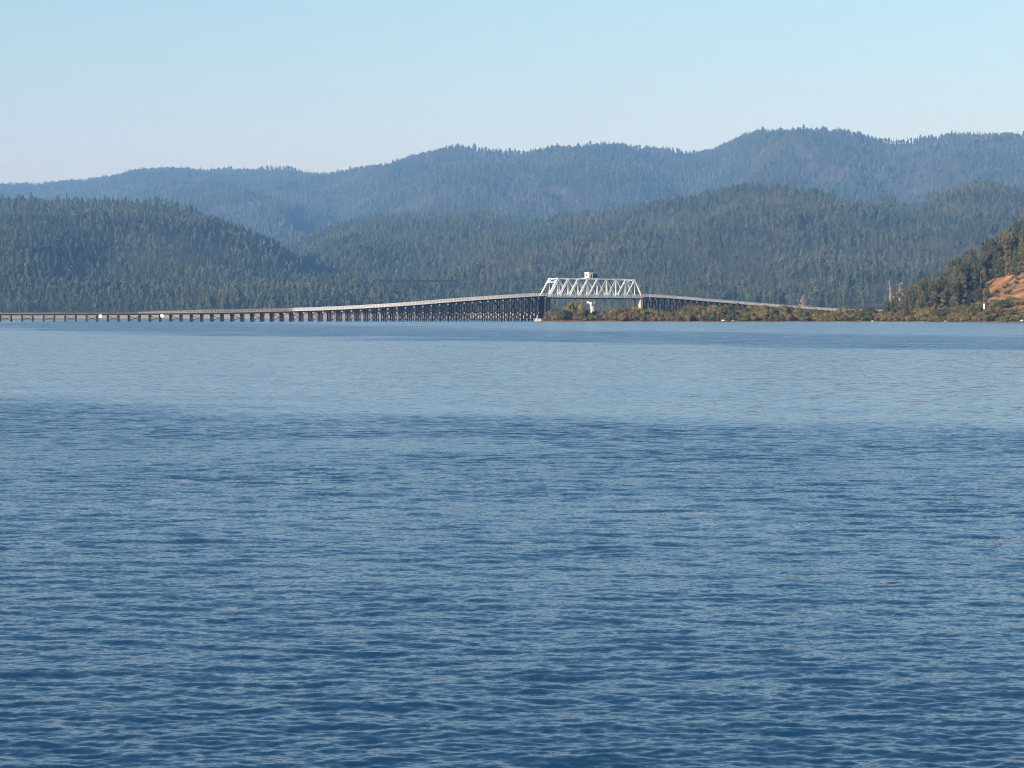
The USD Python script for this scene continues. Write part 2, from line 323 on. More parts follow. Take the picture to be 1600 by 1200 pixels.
def plant_forest():
    rng = np.random.default_rng(21)
    N = 520000
    y = np.sqrt(rng.uniform(2150 ** 2, 9300 ** 2, N)); q = rng.uniform(-180, 1780, N)
    x = (q - 800) / FOCAL * y
    # trees stand as densely as the ground lies; far ones a little more openly
    z = hill_height(x, y)
    zdx = hill_height(x + 25, y); zdy = hill_height(x, y + 25)
    top = (z + 17 - EYE) / y
    # what the ground nearer to the eye hides is not planted
    ang = (hv[..., 2] - EYE) / hv[..., 1]
    hor = np.maximum.accumulate(ang, axis=1)
    iq = np.clip(np.searchsorted(qs, q), 0, len(qs) - 1); iy = np.clip(np.searchsorted(ys, y) - 2, 0, len(ys) - 1)
    seen = top > hor[iq, iy] - 0.0005
    clump = meshkit.fbm(np.stack([x / 140, y / 140, 0 * x], -1), 3, 9)
    open_ = meshkit.fbm(np.stack([x / 420, y / 420, 0 * x + 3], -1), 3, 17)
    dens = np.clip((clump - 0.32) * 4.2, 0.28, 1.0) * np.where(open_ > 0.68, 0.6, 1.0)
    # the bare strip near the top of the middle range
    row = HORIZON - FOCAL * (z - EYE) / y
    bare = (np.abs(row - 322 - 4 * (clump - .5)) < 6) & (q > 1300) & (q < 1450) & (y < 4600) & ((q < 1372) | (q > 1398))
    keep = seen & (z > np.where(q > 880, 1.0, 4.2) + 3 * clump) & (rng.random(N) < dens) & ~bare
    x, y, z, q = x[keep], y[keep], z[keep], q[keep]
    n = len(x)
    s = rng.uniform(0.50, 0.92, n) * (0.8 + 0.45 * meshkit.fbm(np.stack([x / 90, y / 90, 0 * x + 9], -1), 2, 33)) * (1 + 0.3 * (rng.random(n) < 0.06)) * np.interp(y, [4800, 6200], [1.0, 1.3])
    scl = np.stack([s * rng.uniform(0.85, 1.15, n), s * rng.uniform(0.85, 1.15, n), s], -1)
    idx = rng.choice(len(FOREST), n, p=[.15, .12, .12, .12, .15, .13, .12, .09])
    return np.stack([x, y, z - 0.3], -1), idx, scl, rng.uniform(0, 6.28, n)
P_, I_, S_, A_ = plant_forest()
near = np.argsort(P_[:, 1] + 0.0 * P_[:, 0])          # the nearest far-shore trees become things of their own below
q_all = 800 + FOCAL * P_[:, 0] / P_[:, 1]
single = [i for i in near if (0 < q_all[i] < 620) and P_[i, 1] < 2700][:90]
mask = np.ones(len(P_), bool); mask[single] = False
print("forest trees", mask.sum())
instancer("forest", FOREST, P_[mask], I_[mask], S_[mask], A_[mask], "dense conifer forest covering the ridges of the far hills", "forest", "forest_green")

CLS = {}
def species(name, parts):
    """A class prim with the parts of one kind of plant; copies reference it."""
    path = f"/World/{name}"
    stage.CreateClassPrim(path)
    for part, m, mat in parts:
        usdkit.mesh(stage, f"{path}/{part}", m, MAT[mat])
    return path
def copy(name, cls, loc, rz, scale, label, category, group=None):
    x = xform(name, loc, rz, scale)
    x.GetPrim().GetReferences().AddInternalReference(cls)
    x.GetPrim().SetInstanceable(True)
    return say(x, label, category, group)

FK = [species(f"shore_conifer_kind_{k:03d}", [("crown", m, "forest_green"), ("trunk", stem(m[0][:, 2].max()), "trunk_bark")]) for k, m in enumerate(FOREST)]
for i in single:
    copy("conifer", FK[I_[i]], P_[i], math.degrees(A_[i]), S_[i], "conifer at the foot of the left wooded hill on the far shore behind the trestle", "tree", "conifers along the far shore on the left")

# a long dark straight line on the middle slope
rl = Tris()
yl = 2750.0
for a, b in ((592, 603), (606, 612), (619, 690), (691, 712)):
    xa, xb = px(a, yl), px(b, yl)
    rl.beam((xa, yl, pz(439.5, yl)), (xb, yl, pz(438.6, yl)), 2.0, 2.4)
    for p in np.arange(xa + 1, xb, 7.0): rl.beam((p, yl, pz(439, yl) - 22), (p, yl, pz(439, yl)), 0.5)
say(mesh("/World", "embankment_wall", rl.m, "near_black"), "thin dark straight line on the wooded slope above the trestle", "wall")

# ---------------------------------------------------------------- the near hillside at right and the low spit
def spit_front(q): return np.interp(q, [820, 850, 900, 1100, 1300, 1450, 1600, 1900], [960, 940, 925, 915, 905, 900, 880, 860])
def spit_height(x, y):
    q = 800 + FOCAL * x / y
    d = y - spit_front(q) - 6 * (meshkit.fbm(np.stack([x / 22, y / 40, 0 * x], -1), 3, 2) - 0.5)
    end = np.clip((q - 838) / 14, -1, 1)
    low = np.clip(d * 0.06, -1.5, 1.0) * np.where(d > 0, end, 1)
    back = np.interp(q, [830, 900, 1050, 1250, 1400, 1500, 1900], [8, 26, 45, 110, 300, 500, 600])
    low = np.where(d > back, low - (d - back) * 0.08, low)
    # the hillside: its crest climbs to the right
    u = np.clip((q - 1385) / 215, 0, 3)
    rise = 33 * u ** 1.3 * np.clip((d - 14) / 150, 0, 1) ** 0.85
    lump = (meshkit.fbm(np.stack([x / 26, y / 26, 0 * x + 1], -1), 4, 6) - 0.5) * 7 * np.clip(rise / 8, 0, 1)
    return np.maximum(low, -1.5) + rise + lump
sq = np.linspace(815, 1900, 420); sd = np.concatenate([np.linspace(840, 1000, 120), np.linspace(1004, 1600, 90)])
SQ, SD = np.meshgrid(sq, sd, indexing="ij"); SX = (SQ - 800) / FOCAL * SD
sv = np.stack([SX, SD, spit_height(SX, SD)], -1)
say(mesh("/World", "hillside", (sv.reshape(-1, 3), grid_faces(*SQ.shape)[:, ::-1]), "dry_hillside", smooth=True), "dry orange grass hillside at the right running out into a low spit", "hillside", kind="structure")

def blades(rng, centers, size, flat=0.5, jitter=0.6):
    """Leaf-sized triangles, two to a clump, at the given centres."""
    n = len(centers)
    d = rng.normal(size=(n, 3)); d[:, 2] *= flat; d /= np.linalg.norm(d, axis=1, keepdims=True)
    e = rng.normal(size=(n, 3)); e -= d * (e * d).sum(1, keepdims=True); e /= np.linalg.norm(e, axis=1, keepdims=True)
    s = size * rng.uniform(1 - jitter, 1 + jitter, (n, 1))
    v = np.stack([centers - d * s * .5 - e * s * .3, centers + d * s * .6, centers - d * s * .4 + e * s * .45], 1).reshape(-1, 3)
    return v, np.arange(3 * n).reshape(-1, 3)

def near_conifer(seed, h, r, n=900, low=0.12, power=0.85):
    rng = np.random.default_rng(seed)
    u = 1 - np.sqrt(rng.random(n)); z = h * (low + (1 - low) * u)
    wh = np.floor(u * 13); lump = 0.72 + 0.45 * np.random.default_rng(seed + 1).random((14, 9))
    a = rng.uniform(0, 2 * math.pi, n)
    rad = r * (1 - u) ** power * lump[wh.astype(int), (a / 6.2832 * 9).astype(int)] * rng.random(n) ** 0.35
    c = np.stack([rad * np.cos(a), rad * np.sin(a), z - 0.22 * rad + rng.normal(0, .15, n)], -1)
    v, f = blades(rng, c, 0.95, 0.3)
    core = conifer(seed + 3, h * 0.96, r * 0.62, 7, 6)
    return Tris().add(v, f).add(*core).m

def near_pine(seed, h, r, n=900):
    rng = np.random.default_rng(seed)
    k = 16; uu = rng.random(k); cz = h * (0.36 + 0.6 * uu); ca = rng.uniform(0, 6.28, k); cr = r * (0.3 + 0.5 * (1 - uu)) * rng.uniform(0.3, 1.2, k)
    cc = np.stack([cr * np.cos(ca), cr * np.sin(ca), cz], -1); cs = rng.uniform(0.7, 1.4, k) * r * 0.42
    i = rng.integers(0, k, n); d = rng.normal(size=(n, 3)); d /= np.linalg.norm(d, axis=1, keepdims=True); d[:, 2] *= 0.7
    t = Tris().add(*blades(rng, cc[i] + d * cs[i][:, None] * rng.random((n, 1)) ** 0.4, 0.85, 0.6))
    for c, q in zip(cc, cs):
        m = trimesh.creation.icosphere(0, q * 0.7); t.add(m.vertices * [1, 1, .7] + c, m.faces)
    return t.m

NEAR = [species(f"hillside_conifer_kind_{k:03d}", [("crown", m, "hill_pine_green"), ("trunk", stem(h, 0.32, 0.9), "trunk_bark")])
        for k, (m, h) in enumerate([(near_conifer(31, 19, 3.3), 19), (near_conifer(32, 22, 3.0), 22), (near_conifer(33, 15, 3.2), 15), (near_pine(34, 20, 3.6), 20), (near_pine(35, 17, 3.3), 17), (near_conifer(36, 11, 2.3, 700, 0.05), 11)])]

def hillside_words(k, s, q, x, y, z, bare):
    if bare: return "small conifer alone on the bare orange slope at the right", "tree", "small conifers on the orange slope"
    look = "round-topped pine" if k in (3, 4) else "short bushy conifer" if k == 5 else "slim pointed conifer" if k == 1 else "broad pointed conifer"
    d = y - float(spit_front(q))
    where = "at the low left end of the stand by the ramp's end" if q < 1440 else "at the foot of the wooded hillside just behind the shore shrubs" if d < 60 else "high on the wooded hillside against the far hills" if d > 120 else "in the middle of the wooded hillside at right"
    if q > 1520 and d > 60: where = "above the bare orange slope at the right edge"
    return f"{look} {where}", "tree", f"{look}s {where}"
def plant_hillside():
    rng = np.random.default_rng(41); out = []
    tries = 0
    while len(out) < 235 and tries < 30000:
        tries += 1
        q = 1380 + 260 * rng.random(); y = rng.uniform(925, 1085)
        x = px(q, y); z = float(spit_height(np.array(x), np.array(y)))
        d = y - spit_front(q)
        row = HORIZON - FOCAL * (z - EYE) / y
        if q < 1415 and d < 110: continue
        if d < 25: continue
        bare = q > 1505 and row > np.interp(q, [1500, 1530, 1565, 1600, 1700], [468, 450, 438, 430, 418])
        if bare and rng.random() > 0.035: continue
        if any((x - o[0]) ** 2 + (y - o[1]) ** 2 < 3.2 ** 2 for o in out): continue
        out.append((x, y, z, q, bare))
    for x, y, z, q, bare in out:
        k = 5 if bare else int(rng.choice(6, p=[.24, .22, .16, .16, .14, .08])); s = rng.uniform(0.62, 1.0) * np.interp(q, [1380, 1440, 1500], [0.62, 0.8, 1.0])
        copy("hillside_conifer", NEAR[k], (x, y, z - 0.3), rng.uniform(0, 360), (s * rng.uniform(.9, 1.15), s * rng.uniform(.9, 1.15), s),
             *hillside_words(k, s, q, x, y, z, bare))
plant_hillside()

# dark fir standing out at the foot of the hillside
def at_spit(q, y): 
    x = px(q, y); return x, y, float(spit_height(np.array(x), np.array(y)))
copy("dark_fir", NEAR[2], at_spit(1491, 955), 40, (0.62, 0.62, 0.72), "small dark pointed fir rising from the shrubs at the hillside's left foot", "tree")
copy("dark_fir", NEAR[5], at_spit(1530, 935), 10, (0.9, 0.9, 0.75), "short dark fir below the left end of the orange slope", "tree")

# shrubs
def shrub(seed, h, r, n=620, lobes=6):
    rng = np.random.default_rng(seed); t = Tris()
    la = rng.uniform(0, 6.28, lobes); ld = r * rng.uniform(0.15, 0.62, lobes); lr = rng.uniform(0.32, 0.55, lobes) * r; lz = h * rng.uniform(0.35, 0.72, lobes)
    i = rng.integers(0, lobes, n); d = rng.normal(size=(n, 3)); d /= np.linalg.norm(d, axis=1, keepdims=True)
    c = np.stack([ld[i] * np.cos(la[i]), ld[i] * np.sin(la[i]), lz[i]], -1) + d * np.stack([lr[i], lr[i], h * 0.32 + 0 * lr[i]], -1) * rng.random((n, 1)) ** 0.33
    c[:, 2] = np.clip(c[:, 2], 0.05 * h, None)
    t.add(*blades(rng, c, 0.62, 0.9))
    for k in range(lobes):
        m = trimesh.creation.icosphere(1, 1.0)
        v = m.vertices * rng.uniform(0.6, 0.95, (len(m.vertices), 1)) * [lr[k] * .85, lr[k] * .85, h * 0.28] + [ld[k] * math.cos(la[k]), ld[k] * math.sin(la[k]), lz[k]]
        v[:, 2] = np.maximum(v[:, 2], 0.0)
        t.add(v, m.faces)
    st = Tris()
    for k in range(5):
        a = rng.uniform(0, 6.28); st.pole((0.2 * math.cos(a), 0.2 * math.sin(a), -.4), (r * .4 * math.cos(a), r * .4 * math.sin(a), h * .6), 0.09, 0.03, 4)
    return t.m, st.m
SH = {}
for mat in ("olive", "rust", "dark"):
    SH[mat] = []
    for k in range(4):
        c, st = shrub(50 + k + 10 * len(SH), 4.2 + 0.5 * k, 3.6 + 0.3 * k)
        SH[mat].append(species(f"{mat}_shrub_kind_{k:03d}", [("foliage", c, "shrub_" + mat), ("stems", st, "trunk_bark")]))
def put_shrub(mat, k, q, d, s, hs, label, group=None, rz=0):
    y = float(spit_front(q)) + d
    return copy(f"{mat}_shrub" if mat != "olive" else "willow_shrub", SH[mat][k], [*at_spit(q, y)[:2], at_spit(q, y)[2] - 0.15], rz, (s, s, s * hs), label, "shrub", group)
def shrub_words(mat, q, row):
    look = {"olive": "olive green", "rust": "brownish", "dark": "dark green"}[mat]
    where = ("before the swing span" if q < 1000 else "before the upper part of the right ramp" if q < 1130 else "before the lower part of the right ramp" if q < 1300 else
             "between the ramp's end and the wooded hillside" if q < 1440 else "below the wooded hillside" if q < 1520 else "below the bare orange slope")
    depth = ("at the waterline", "in the second row", "in the third row", "at the back")[row]
    return f"{look} shrub {depth} {where}", f"{look} shrubs {depth} {where}"
def plant_shrubs():
    rng = np.random.default_rng(61)
    top = lambda q: np.interp(q, [848, 860, 885, 910, 930, 945, 965, 1000, 1050, 1075, 1100, 1150, 1190, 1215, 1250, 1290, 1320, 1335, 1350, 1380, 1395, 1425, 1440, 1480, 1600], [492, 485, 476, 484, 492, 484, 481, 483, 487, 480, 481, 480, 478, 480, 485, 489, 483, 489, 484, 485, 489, 489, 485, 487, 488])
    for row, (d0, dq) in enumerate(((4, 11), (11, 12), (20, 13), (30, 15))):
        q = 852 + 5 * row
        while q < 1640:
            if not (q < 905 and row > 1) and not (q < 960 and row > 2):
                y = spit_front(q) + d0
                want = (502 - top(q)) / FOCAL * y * (0.62, 0.85, 1.0, 1.0)[row] * rng.uniform(0.86, 1.18)
                mat = rng.choice(["olive", "rust", "dark"], p=[.60, .24, .16]); k = int(rng.integers(0, 4))
                hk = (4.2 + 0.5 * k) * 1.0
                hs = np.clip(want / hk, 0.3, 1.5); s = np.clip(hs * 1.05, 0.55, 1.15) * rng.uniform(0.85, 1.15)
                put_shrub(mat, k, q, d0 + rng.uniform(-2, 3), s, hs / s, *shrub_words(mat, q, row), rz=rng.uniform(0, 360))
            q += dq * rng.uniform(0.75, 1.3)
plant_shrubs()
put_shrub("olive", 2, 907, 17, 0.6, 2.7, "tallest narrow olive shrub standing just left of the pivot pier", rz=30)
put_shrub("dark", 1, 927, 9, 0.8, 0.85, "dark shrub below the white pivot pier of the swing span", rz=70)
put_shrub("olive", 3, 889, 14, 1.0, 1.5, "broad olive shrub left of the pivot pier with a peaked top", rz=200)

def slope_shrubs():
    rng = np.random.default_rng(77); n = 0
    while n < 26:
        q = rng.uniform(1518, 1625); y = rng.uniform(900, 985); x, y, z = at_spit(q, y); row = HORIZON - FOCAL * (z - EYE) / y
        if row > 474 or row < 428: continue
        mat = rng.choice(["olive", "dark", "rust"], p=[.45, .35, .2]); sc = rng.uniform(0.22, 0.5); n += 1
        copy(f"{mat}_shrub" if mat != "olive" else "willow_shrub", SH[mat][int(rng.integers(0, 4))], (x, y, z - .1), rng.uniform(0, 360), (sc, sc, sc * .8),
             f"small {dict(olive='olive green', rust='brownish', dark='dark green')[mat]} bush scattered on the bare orange slope", "shrub", f"small {mat} bushes on the orange slope")
slope_shrubs()
# bare dead trees
def snag(seed, h, mat_limbs=True):
    rng = np.random.default_rng(seed); tr = Tris().pole((0, 0, -.5), (0.15, 0, h * .55), 0.32, 0.22, 6).pole((0.15, 0, h * .55), (-0.1, 0.1, h), 0.22, 0.05, 6); li = Tris()
    for k in range(22):
        z = h * rng.uniform(0.3, 0.97); a = rng.uniform(0, 6.28); L = rng.uniform(0.9, 3.0) * (1.15 - z / h)+0.3
        e = np.array([L * math.cos(a), L * math.sin(a), z + L * rng.uniform(0.1, 0.7)])
        li.pole((0.05, 0, z), e, 0.09, 0.03, 4)
        li.pole(e * .6 + np.array([0, 0, z]) * .4, e + rng.normal(0, .5, 3), 0.05, 0.02, 4)
    return tr.m, li.m
for q, d, h, seed, lab, fol in ((1390, 195, 19.5, 71, "tall pale bare dead tree behind the far end of the ramp", 0), (1405, 130, 16.0, 72, "dead tree with a brown tuft beside the taller bare one", 60), (1254, 330, 14, 73, "pinkish bare tree behind the descending ramp", 120)):
    y = float(spit_front(q)) + d; x = px(q, y); z = max(float(spit_height(np.array(x), np.array(y))), 0)
    t = say(xform("dead_tree", (x, y, z)), lab, "tree")
    a, b = snag(seed, h)
    mesh(t.GetPath(), "trunk", a, "grey_wood"); mesh(t.GetPath(), "limbs", b, "grey_wood")
    if fol:
        rng = np.random.default_rng(seed); c = rng.normal(size=(fol, 3)) * [1.4, 1.4, h * .16] + [0, 0, h * .72]
        mesh(t.GetPath(), "twigs", blades(rng, c, 0.8), "dry_twig")

# ---------------------------------------------------------------- the bridge
O = np.array([-170.9, 830.0]); U = np.array([0.713, 0.701]); U /= np.linalg.norm(U); N = np.array([-U[1], U[0]])    # along; away from the eye
WID = 5.5
BAY = 4.42
from scipy.interpolate import PchipInterpolator
TL = 261.0                                       # the long trestle ends here; beyond it the bridge runs straight
def approach():
    """The long trestle swings out of the straight line of the span until it runs square to the view: its bents, from the span backwards."""
    p = O + U * TL; out = [p]; first = math.atan2(U[1], U[0])
    for k in range(64):
        last = math.radians(11.5)
        a = last + (first - last) * max(0.0, 1 - (k + 0.5) / 57) ** 1.3
        p = p - BAY * np.array([math.cos(a), math.sin(a)])
        out.append(p)
    return np.array(out)[::-1]
BENTS = approach()
LINE_T = TL - BAY * np.arange(len(BENTS))[::-1]
def B(t, s, z):
    """A point of the bridge: t metres along it, s metres to the far side, z up."""
    if t >= TL: p, d = O + U * t, U
    else:
        p = np.array([np.interp(t, LINE_T, BENTS[:, 0]), np.interp(t, LINE_T, BENTS[:, 1])])
        i = int(np.clip(np.searchsorted(LINE_T, t), 1, len(LINE_T) - 1)); lo, hi = max(i - 3, 0), min(i + 2, len(LINE_T) - 1)
        d = BENTS[hi] - BENTS[lo]; d = d / np.linalg.norm(d)
        if t > TL - 3 * BAY: w = (TL - t) / (3 * BAY); d = d * w + U * (1 - w)
    p = p + np.array([-d[1], d[0]]) * s
    return np.array([p[0], p[1], z])
DROW = PchipInterpolator([-200, 0, 215, 300, 400, 500, 620, 730, 848], [490.2, 490.1, 489.4, 488.8, 487.4, 484.6, 478.4, 469.8, 462.2])
qL = 800 + FOCAL * BENTS[:, 0] / BENTS[:, 1]
DT = [(t, EYE + (HORIZON - float(DROW(max(q, -199)))) / FOCAL * p[1]) for t, q, p in zip(LINE_T, qL, BENTS)][:-1] + [(262, 11.75), (330, 11.75), (350, 11.15), (375, 9.95), (426, 7.5), (475, 5.5), (520, 4.5), (560, 4.3), (640, 4.2)]
DT = np.array(DT); deck_z = PchipInterpolator(DT[:, 0], DT[:, 1])
print("approach", BENTS[0], BENTS[20], BENTS[40], qL[0], DT[0])

def trestle(name, ts, label, rail_from, light_from, old_rail=-1e9):
    t = say(xform(name), label, "trestle"); P = t.GetPath()
    rng = np.random.default_rng(int(abs(ts[0])) + 3)
    for i, s in enumerate(ts):
        dz = float(deck_z(s)); cap_z = dz - 0.95
        bp = UsdGeom.Xform.Define(stage, numbered(str(P), "bent")).GetPath()
        two = dz > 6.2
        for j, off in enumerate((0.25, 1.9, 3.6, 5.25)):
            lean = (0.07 if j == 3 else -0.07 if j == 0 else 0) * dz
            mesh(bp, "pile", Tris().pole(B(s + rng.normal(0, .04), off + lean, -2.5), B(s, off, cap_z), 0.30, 0.24, 6).m, "old_timber")
        c = Tris().beam(B(s, -0.45, cap_z), B(s, WID + 0.45, cap_z), 0.42, 0.42)
        mesh(bp, "cap", c.m, "old_timber")
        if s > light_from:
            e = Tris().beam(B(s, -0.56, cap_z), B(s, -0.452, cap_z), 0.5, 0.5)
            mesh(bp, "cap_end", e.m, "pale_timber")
        br = Tris(); lo = 0.5
        levels = [(lo, cap_z - .3)] if not two else [(lo, 3.6), (4.1, cap_z - .3)]
        for z0, z1 in levels:
            if z1 - z0 > 1.2:
                br.beam(B(s - .3, -.2, z0), B(s - .3, WID + .2, z1), 0.1, 0.3); br.beam(B(s + .3, WID + .2, z0), B(s + .3, -.2, z1), 0.1, 0.3)
        if br.n: mesh(bp, "sway_brace", br.m, "old_timber")
        if two:
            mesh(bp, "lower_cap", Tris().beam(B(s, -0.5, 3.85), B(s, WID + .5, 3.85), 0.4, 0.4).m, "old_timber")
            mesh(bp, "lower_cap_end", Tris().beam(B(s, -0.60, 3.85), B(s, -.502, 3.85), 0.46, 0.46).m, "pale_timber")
        if i + 1 < len(ts) and ts[i + 1] - s < 6:
            s2 = ts[i + 1]; d2 = float(deck_z(s2)); c2 = d2 - 0.95
            if i % 2 == 0:                                             # braced towers in every other bay
                lb = Tris()
                for off in ((0.0, WID) if two else (0.0,)):
                    for z0, z1 in levels:
                        z1b = min(z1, c2 - .3)
                        lb.beam(B(s, off, z0), B(s2, off, z1b), 0.12, 0.24); lb.beam(B(s, off + .15, z1b), B(s2, off + .15, z0), 0.12, 0.24)
                mesh(P, "bay_brace", lb.m, "old_timber")
            if two:
                gi = Tris()
                for off in (-.15, WID + .15): gi.beam(B(s, off, 4.2), B(s2, off, 4.2), 0.2, 0.28)
                mesh(P, "girt", gi.m, "old_timber")
            st = Tris()
            for off in (0.1, 1.4, 2.75, 4.1, 5.4): st.beam(B(s, off, dz - .52), B(s2, off, d2 - .52), 0.28, 0.44)
            mesh(P, "stringer", st.m, "deck_timber")
            dk = Tris().beam(B(s, WID / 2, dz - .2), B(s2, WID / 2, d2 - .2), WID + .9, 0.2)
            mesh(P, "deck_panel", dk.m, "deck_timber")
            if s > rail_from:
                for off in (-.35, WID + .35):
                    rp = Tris(); f0, f1 = (float(np.clip((v - rail_from) / 45 + 0.3, 0.3, 1)) if rail_from > 0 else 1.0 for v in (s, s2))
                    for k in range(3): q = s + (s2 - s) * k / 3; zz = float(deck_z(q)); rp.beam(B(q, off, zz - .3), B(q, off, zz + 1.25 * f0), 0.13)
                    for hh, ww in ((1.22, .18), (.92, .12), (.64, .12), (.36, .12), (.08, .24)): rp.beam(B(s, off, dz + hh * f0), B(s2, off, d2 + hh * f1), 0.1, ww)
                    mesh(P, "railing_panel", rp.m, "weathered_rail" if s < old_rail else "rail_paint")
    return t
trestle("timber_trestle", LINE_T, "long dark timber trestle low over the water climbing right to the steel span", float(np.interp(205, qL, LINE_T)), float(np.interp(430, qL, LINE_T)), float(np.interp(455, qL, LINE_T)))
trestle("ramp_trestle", 333.5 + np.arange(0, 50) * BAY, "timber trestle ramp descending right behind the shrubs of the spit", 0, 0)

# steel swing span
T0, T1, A0, A1 = 263.2, 328.6, 269.6, 322.9
ZB, ZT = 11.3, 20.0
sp = say(xform("swing_span"), "pale steel through truss swing span standing raised between the two trestles", "bridge span"); P = sp.GetPath()
NP = 8; pts = np.linspace(A0, A1, NP + 1)
for s in (0.0, WID):
    tr = UsdGeom.Xform.Define(stage, numbered(str(P), "truss")).GetPath()
    mesh(tr, "bottom_chord", Tris().beam(B(T0, s, ZB), B(T1, s, ZB), 0.4, 0.55).m, "truss_paint")
    mesh(tr, "top_chord", Tris().beam(B(A0, s, ZT), B(A1, s, ZT), 0.45, 0.5).m, "truss_paint")
    for a, b in ((T0, A0), (T1, A1)):
        mesh(tr, "end_post", Tris().beam(B(a, s, ZB), B(b, s, ZT), 0.6, 0.5).m, "truss_paint")
    for k in range(NP + 1):
        mesh(tr, "vertical", Tris().beam(B(pts[k], s, ZB), B(pts[k], s, ZT), 0.28 if k != 4 else 0.45, 0.28, up=(*N, 0)).m, "truss_paint")
    for k in range(NP):
        up, dn = (k in (0, 1, 2, 3, 6, 7)), (k in (4, 5, 2, 7))
        if up: mesh(tr, "diagonal", Tris().beam(B(pts[k], s - .18, ZB), B(pts[k + 1], s - .18, ZT), 0.32, 0.3).m, "truss_paint")
        if dn: mesh(tr, "diagonal", Tris().beam(B(pts[k], s + .18, ZT), B(pts[k + 1], s + .18, ZB), 0.26, 0.26).m, "truss_paint")
        if not (up and dn): mesh(tr, "counter_rod", Tris().beam(B(pts[k], s, ZT if up else ZB), B(pts[k + 1], s, ZB if up else ZT), 0.17).m, "truss_paint")
for k in range(NP + 1):
    mesh(P, "top_strut", Tris().beam(B(pts[k], 0, ZT), B(pts[k], WID, ZT), 0.3, 0.35).m, "truss_paint")
    mesh(P, "floor_beam", Tris().beam(B(pts[k], -.1, ZB - .1), B(pts[k], WID + .1, ZB - .1), 0.35, 0.7).m, "dark_steel")
    if k < NP:
        mesh(P, "top_lateral", Tris().beam(B(pts[k], 0, ZT), B(pts[k + 1], WID, ZT), 0.14).beam(B(pts[k], WID, ZT - .15), B(pts[k + 1], 0, ZT - .15), 0.14).m, "truss_paint")
for a, b in ((T0, A0), (T1, A1)):
    u = np.array([0.8, 0.97])
    pb = Tris()
    for f in (0.80, 0.985):
        pb.beam(B(a + (b - a) * f, 0, ZB + (ZT - ZB) * f), B(a + (b - a) * f, WID, ZB + (ZT - ZB) * f), 0.3, 0.35)
    f0, f1 = .80, .985
    for s0, s1 in ((0, WID / 2), (WID, WID / 2)): pb.beam(B(a + (b - a) * f0, s0, ZB + (ZT - ZB) * f0), B(a + (b - a) * f1, s1, ZB + (ZT - ZB) * f1), 0.15)
    mesh(P, "portal_brace", pb.m, "truss_paint")
mesh(P, "deck", Tris().beam(B(T0 - 1.5, WID / 2, 11.55), B(T1 + 4.5, WID / 2, 11.55), WID - 0.6, 0.22).m, "deck_timber")
mesh(P, "girder", Tris().beam(B(T0 - 1.5, .5, 10.95), B(T1 + 4.5, .5, 10.95), 0.3, 0.9).beam(B(T0 - 1.5, WID - .5, 10.95), B(T1 + 4.5, WID - .5, 10.95), 0.3, 0.9).m, "dark_steel")
for s in (-.35, WID + .35):
    k = np.linspace(T0 - 1.5, T1 + 4.5, 13)
    for a, b in zip(k[:-1], k[1:]):
        rp = Tris()
        for q in np.linspace(a, b, 4)[:3]: rp.beam(B(q, s, 11.3), B(q, s, 12.85), 0.12)
        for hh, ww in ((1.12, .12), (.8, .07), (.5, .07), (.15, .2)): rp.beam(B(a, s, 11.7 + hh), B(b, s, 11.7 + hh), 0.1, ww)
        mesh(P, "railing_panel", rp.m, "rail_paint")
# bearing drum under the middle
TC = (T0 + T1) / 2

# control house standing on top of the truss
rzb = math.atan2(U[1], U[0])
ch = say(xform("control_house", B(TC - 2.2, WID / 2, ZT + 0.25), math.degrees(rzb)), "small white operator's house on top of the steel span", "cabin"); C = ch.GetPath()
mesh(C, "platform", Tris().box((0.6, 0, 0.1), (9.5, 3.4, 0.2)).m, "truss_paint")
mesh(C, "wall", Tris().box((0, 0, 1.45), (2.7, 2.7, 2.5)).m, "white_paint")
mesh(C, "roof", Tris().box((0, 0, 2.78), (3.0, 3.0, 0.16)).m, "white_paint")
mesh(C, "door", Tris().box((0.35, -1.37, 1.15), (0.6, 0.06, 1.8)).m, "dark_steel")
mesh(C, "window", Tris().box((-1.37, 0.2, 1.7), (0.06, 0.7, 0.8)).m, "dark_steel")
rl2 = Tris()
for x in np.linspace(-4, 5.2, 9): rl2.beam((x, -1.65, .2), (x, -1.65, 1.2), 0.07)
mesh(C, "handrail", rl2.beam((-4, -1.65, 1.2), (5.2, -1.65, 1.2), 0.08).m, "dark_steel")
for i, xx in enumerate((2.9, 4.5)):
    tk = say(xform("machinery_box", B(TC - 2.2 + xx, WID / 2 - .2, ZT + 0.45), math.degrees(rzb)), ("dark box beside the white house on the steel span", "outer dark box at the end of the house platform on the steel span")[i], "box")
    mesh(tk.GetPath(), "casing", Tris().box((0, 0, 1.0), (1.0, 1.3, 1.9)).m, "dark_steel"); mesh(tk.GetPath(), "cover", Tris().box((0, 0, 2.0), (1.15, 1.45, 0.1)).m, "dark_steel")

